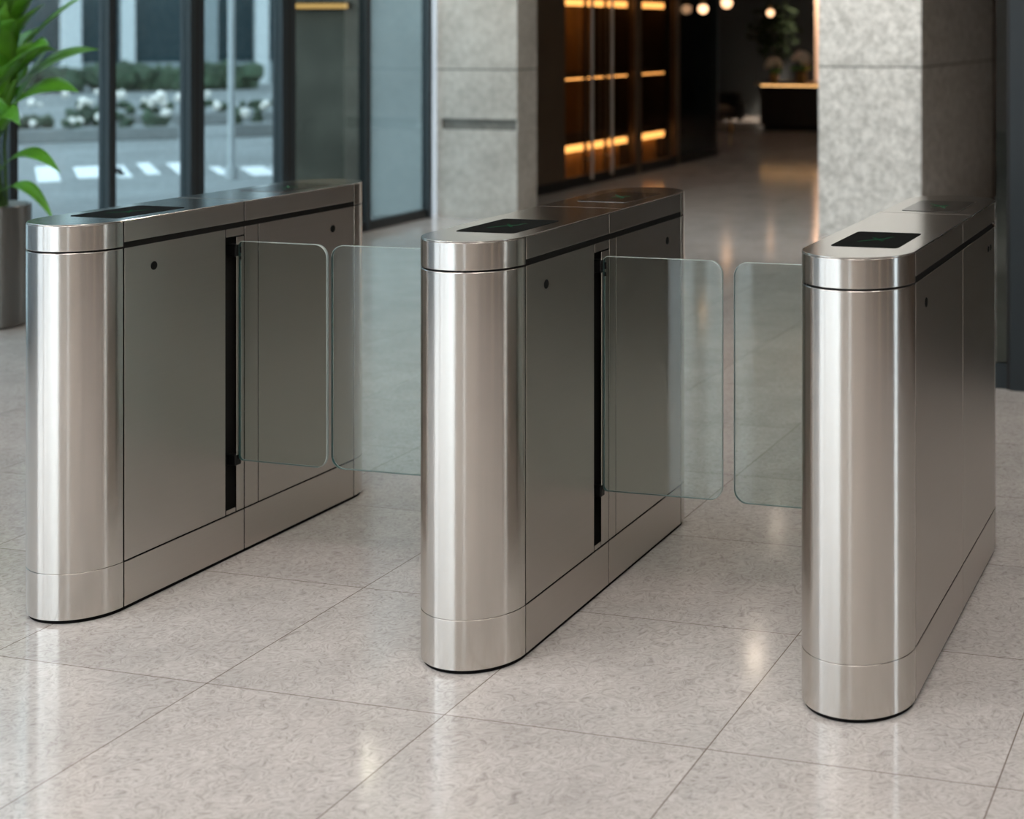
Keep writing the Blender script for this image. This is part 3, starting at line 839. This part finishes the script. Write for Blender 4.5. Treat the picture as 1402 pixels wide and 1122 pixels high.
def hedge(x, y, rz, l, h, seed, label):
    rng = random.Random(seed)
    bm = bmesh.new()
    for i in range(int(l * 40)):
        blob_bm(bm, (rng.uniform(-l / 2, l / 2), rng.uniform(-.35, .35), rng.uniform(.1, h)), rng.uniform(.12, .26), 1, jitter=.35, rng=rng)
    o = link('hedge', bm, M['hedge'], None, smooth=True, loc=(x, y, -0.03))
    o.rotation_euler = (0, 0, rz)
    tag(o, label, 'hedge')
hedge(-25.5, 27.0, radians(45), 7.0, .5, 8, 'green clipped hedge in front of the office block')

# the office block across the street
ob = empty('street_office_block', (-27.5, 31.0, -0.03), radians(42))
tag(ob, 'office block with pale piers and dark glass across the street', 'building')
link('curtain_wall', box_bm(-26, 26, 0.5, 10, 0, 16), M['facade_glass'], ob)
link('podium', box_bm(-26, 26, 0.2, 0.5, 0, 0.6), M['facade_mid'], ob)
rng = random.Random(21)
x = -25.5
while x < 25.5:
    wdt = rng.choice([.35, .5, .9, .5])
    mat = M['facade_pale'] if rng.random() < .62 else M['facade_mid']
    link('pier', box_bm(x, x + wdt, 0.0, .5, 0, 16), mat, ob)
    x += wdt + rng.uniform(.7, 1.9)
for z in (3.6, 7.2, 10.8, 14.4):
    link('spandrel', box_bm(-26, 26, .35, .5, z, z + .5), M['facade_mid'], ob)

# wing wall of this building, seen through the last panes
ww = link('wall_wing', box_bm(-6.15, XW - 0.10, 7.55, 7.63, -0.03, H), M['wallwing'])
struct(ww, 'pale rendered wall just outside the windows', 'wall')
wd = link('door_6', box_bm(-6.10, -5.33, 7.49, 7.548, -0.03, 2.6), M['greydoor'])
struct(wd, 'dark grey door set in the rendered wall', 'door')
wl = empty('reflection_lamp_bar', (-5.70, 7.445, 1.66))  # lamp added in place of interior lights mirrored by the smoked pane
tag(wl, 'added warm lamp bar imitating lights reflected in the smoked pane', 'lamp')
link('lamp_strip', box_bm(-.28, .26, -.03, .0, -.02, .02), M['warmlamp'], wl)
link('lamp_back', box_bm(-.29, .27, .0, .045, -.03, .03), M['black'], wl)

# ---------------------------------------------------------------- lights
def downlight(x, y, power, col=(1.0, .84, .68), z=H, r=.07, size=150):
    d = empty('downlight', (x, y, z))
    tag(d, 'small round recessed downlight in the lobby ceiling', 'lamp', 'recessed ceiling downlights')
    link('lamp_rim', lathe_bm([(r, -.001), (r + .02, -.001), (r + .02, -.012), (r, -.012), (r, -.001)], 32), M['chrome'], d, smooth=True)
    link('lens', lathe_bm([(0, -.002), (r, -.002), (r, -.006), (0, -.006)], 32), M['downlight'], d)
    li = bpy.data.lights.new('downlight_beam', 'SPOT')
    li.energy = power; li.color = col; li.shadow_soft_size = r; li.spot_size = radians(size); li.spot_blend = .8
    o = bpy.data.objects.new('downlight_beam', li); COL.objects.link(o)
    o.parent = d; o.location = (0, 0, -.02)

for x, y, p in [(-2.16, 8.0, 16), (-4.08, 5.66, 9), (3.0, 4.6, 30), (-3.0, 11.0, 18), (-2.6, 14.5, 18),
                (-2.2, 2.6, 30), (-.45, 2.6, 30),
                (1.9, 1.4, 22), (-2.4, 5.4, 25)]:
    downlight(x, y, p)

def added_light_panel(x, y, lx, ly):  # panels added in the unseen ceiling to brighten the lobby floor
    d = empty('added_light_panel', (x, y, H))
    tag(d, 'added rectangular light panel in the unseen ceiling, brightens the floor', 'lamp', 'added ceiling light panels')
    bm = box_bm(-lx / 2 - .03, lx / 2 + .03, -ly / 2 - .03, ly / 2 + .03, -.02, -.001)
    link('panel_frame', bm, M['chrome'], d)
    link('diffuser', box_bm(-lx / 2, lx / 2, -ly / 2, ly / 2, -.026, -.0205), M['added_panel_light'], d)
for x in (-3.1, -1.0, 1.1, 3.2):
    for y in (-4.6, -1.6):
        added_light_panel(x, y, 1.3, .55)

downlight(1.6, 6.3, 11, (1.0, .60, .33))  # warm lamp added out of view to tint the granite pier side

def lamp_light(name, loc, power, col, size, rot=(0, 0, 0), shape='RECTANGLE', sy=None):
    li = bpy.data.lights.new(name, 'AREA')
    li.energy = power; li.color = col; li.shape = shape; li.size = size
    if shape == 'RECTANGLE': li.size_y = sy or size
    o = bpy.data.objects.new(name, li); COL.objects.link(o)
    o.location = loc; o.rotation_euler = rot
    return o
def added_spot(x, y, tx, ty, tz, power, cone, label, col=(1, .95, .88)):  # unseen spotlights added to brighten the pier and pillar fronts
    d = empty('added_spotlight', (x, y, H))
    tag(d, label, 'lamp', 'added ceiling spotlights')
    aim = (Vector((tx, ty, tz)) - Vector((x, y, H - .12)))
    link('lamp_rod', tube_bm([(0, 0, 0), (0, 0, -.1)], .012, 10), M['black'], d, smooth=True)
    hd_ = link('lamp_can', lathe_bm([(0, .08), (.05, .08), (.05, -.09), (.042, -.09), (.042, -.02), (0, -.02)], 24), M['black'], d, smooth=True)
    hd_.location = (0, 0, -.12); hd_.rotation_euler = aim.to_track_quat('-Z', 'Y').to_euler()
    li = bpy.data.lights.new('added_spot_beam', 'SPOT')
    li.energy = power; li.color = col; li.spot_size = radians(cone); li.spot_blend = .6; li.shadow_soft_size = .03
    o = bpy.data.objects.new('added_spot_beam', li); COL.objects.link(o)
    o.parent = hd_; o.location = (0, 0, -.04)
added_spot(-.98, 4.9, -.98, 7.1, 1.0, 150, 70, 'added black ceiling spotlight brightening the granite pier')
added_spot(-4.1, 5.9, -4.15, 7.3, 1.0, 70, 62, 'added black ceiling spotlight brightening the concrete pillar', (1, .92, .82))

# wall-washer over the peach stone panel
sp_ = bpy.data.lights.new('wall_washer_beam', 'SPOT'); sp_.energy = 650; sp_.color = (1, .80, .62); sp_.spot_size = radians(62); sp_.shadow_soft_size = .05
o = bpy.data.objects.new('wall_washer_beam', sp_); COL.objects.link(o)
o.location = (-4.9, 19.0, H - .05); o.rotation_euler = (radians(17), 0, 0)

# daylight
Wd = bpy.data.worlds.new('overcast_daylight'); S.world = Wd; Wd.use_nodes = True
nt = Wd.node_tree
for n in list(nt.nodes): nt.nodes.remove(n)
out = nt.nodes.new('ShaderNodeOutputWorld'); bg = nt.nodes.new('ShaderNodeBackground')
tc = nt.nodes.new('ShaderNodeTexCoord'); sp2 = nt.nodes.new('ShaderNodeSeparateXYZ'); rp = nt.nodes.new('ShaderNodeValToRGB')
nt.links.new(tc.outputs['Generated'], sp2.inputs[0]); nt.links.new(sp2.outputs[2], rp.inputs[0])
rp.color_ramp.elements[0].position = 0.0; rp.color_ramp.elements[0].color = (.94, .97, 1.0, 1)
rp.color_ramp.elements[1].position = 0.7; rp.color_ramp.elements[1].color = (.76, .86, 1.0, 1)
nt.links.new(rp.outputs[0], bg.inputs[0]); bg.inputs[1].default_value = 3.2
nt.links.new(bg.outputs[0], out.inputs[0])

# ---------------------------------------------------------------- camera
cd = bpy.data.cameras.new('camera')
cam = bpy.data.objects.new('camera', cd); COL.objects.link(cam)
cam.location = (1.8355, -3.1955, 1.472)
cam.rotation_euler = (pi / 2, 0, 0.2617)
cd.sensor_fit = 'HORIZONTAL'; cd.sensor_width = 36
cd.lens = 2064.6 * 36 / 1402
cd.shift_x = (701 - 1201.9) / 1402
cd.shift_y = -(561 - 40.07) / 1402
cd.clip_end = 300
cd.dof.use_dof = True
cd.dof.focus_distance = 3.75
cd.dof.aperture_fstop = 2.8
S.camera = cam

vs = S.view_settings
vs.view_transform = 'Standard'; vs.look = 'None'; vs.gamma = 1.0; vs.use_curve_mapping = False
vs.exposure = 0.80
S.cycles.max_bounces = 12
S.cycles.transparent_max_bounces = 16
S.cycles.use_denoising = True
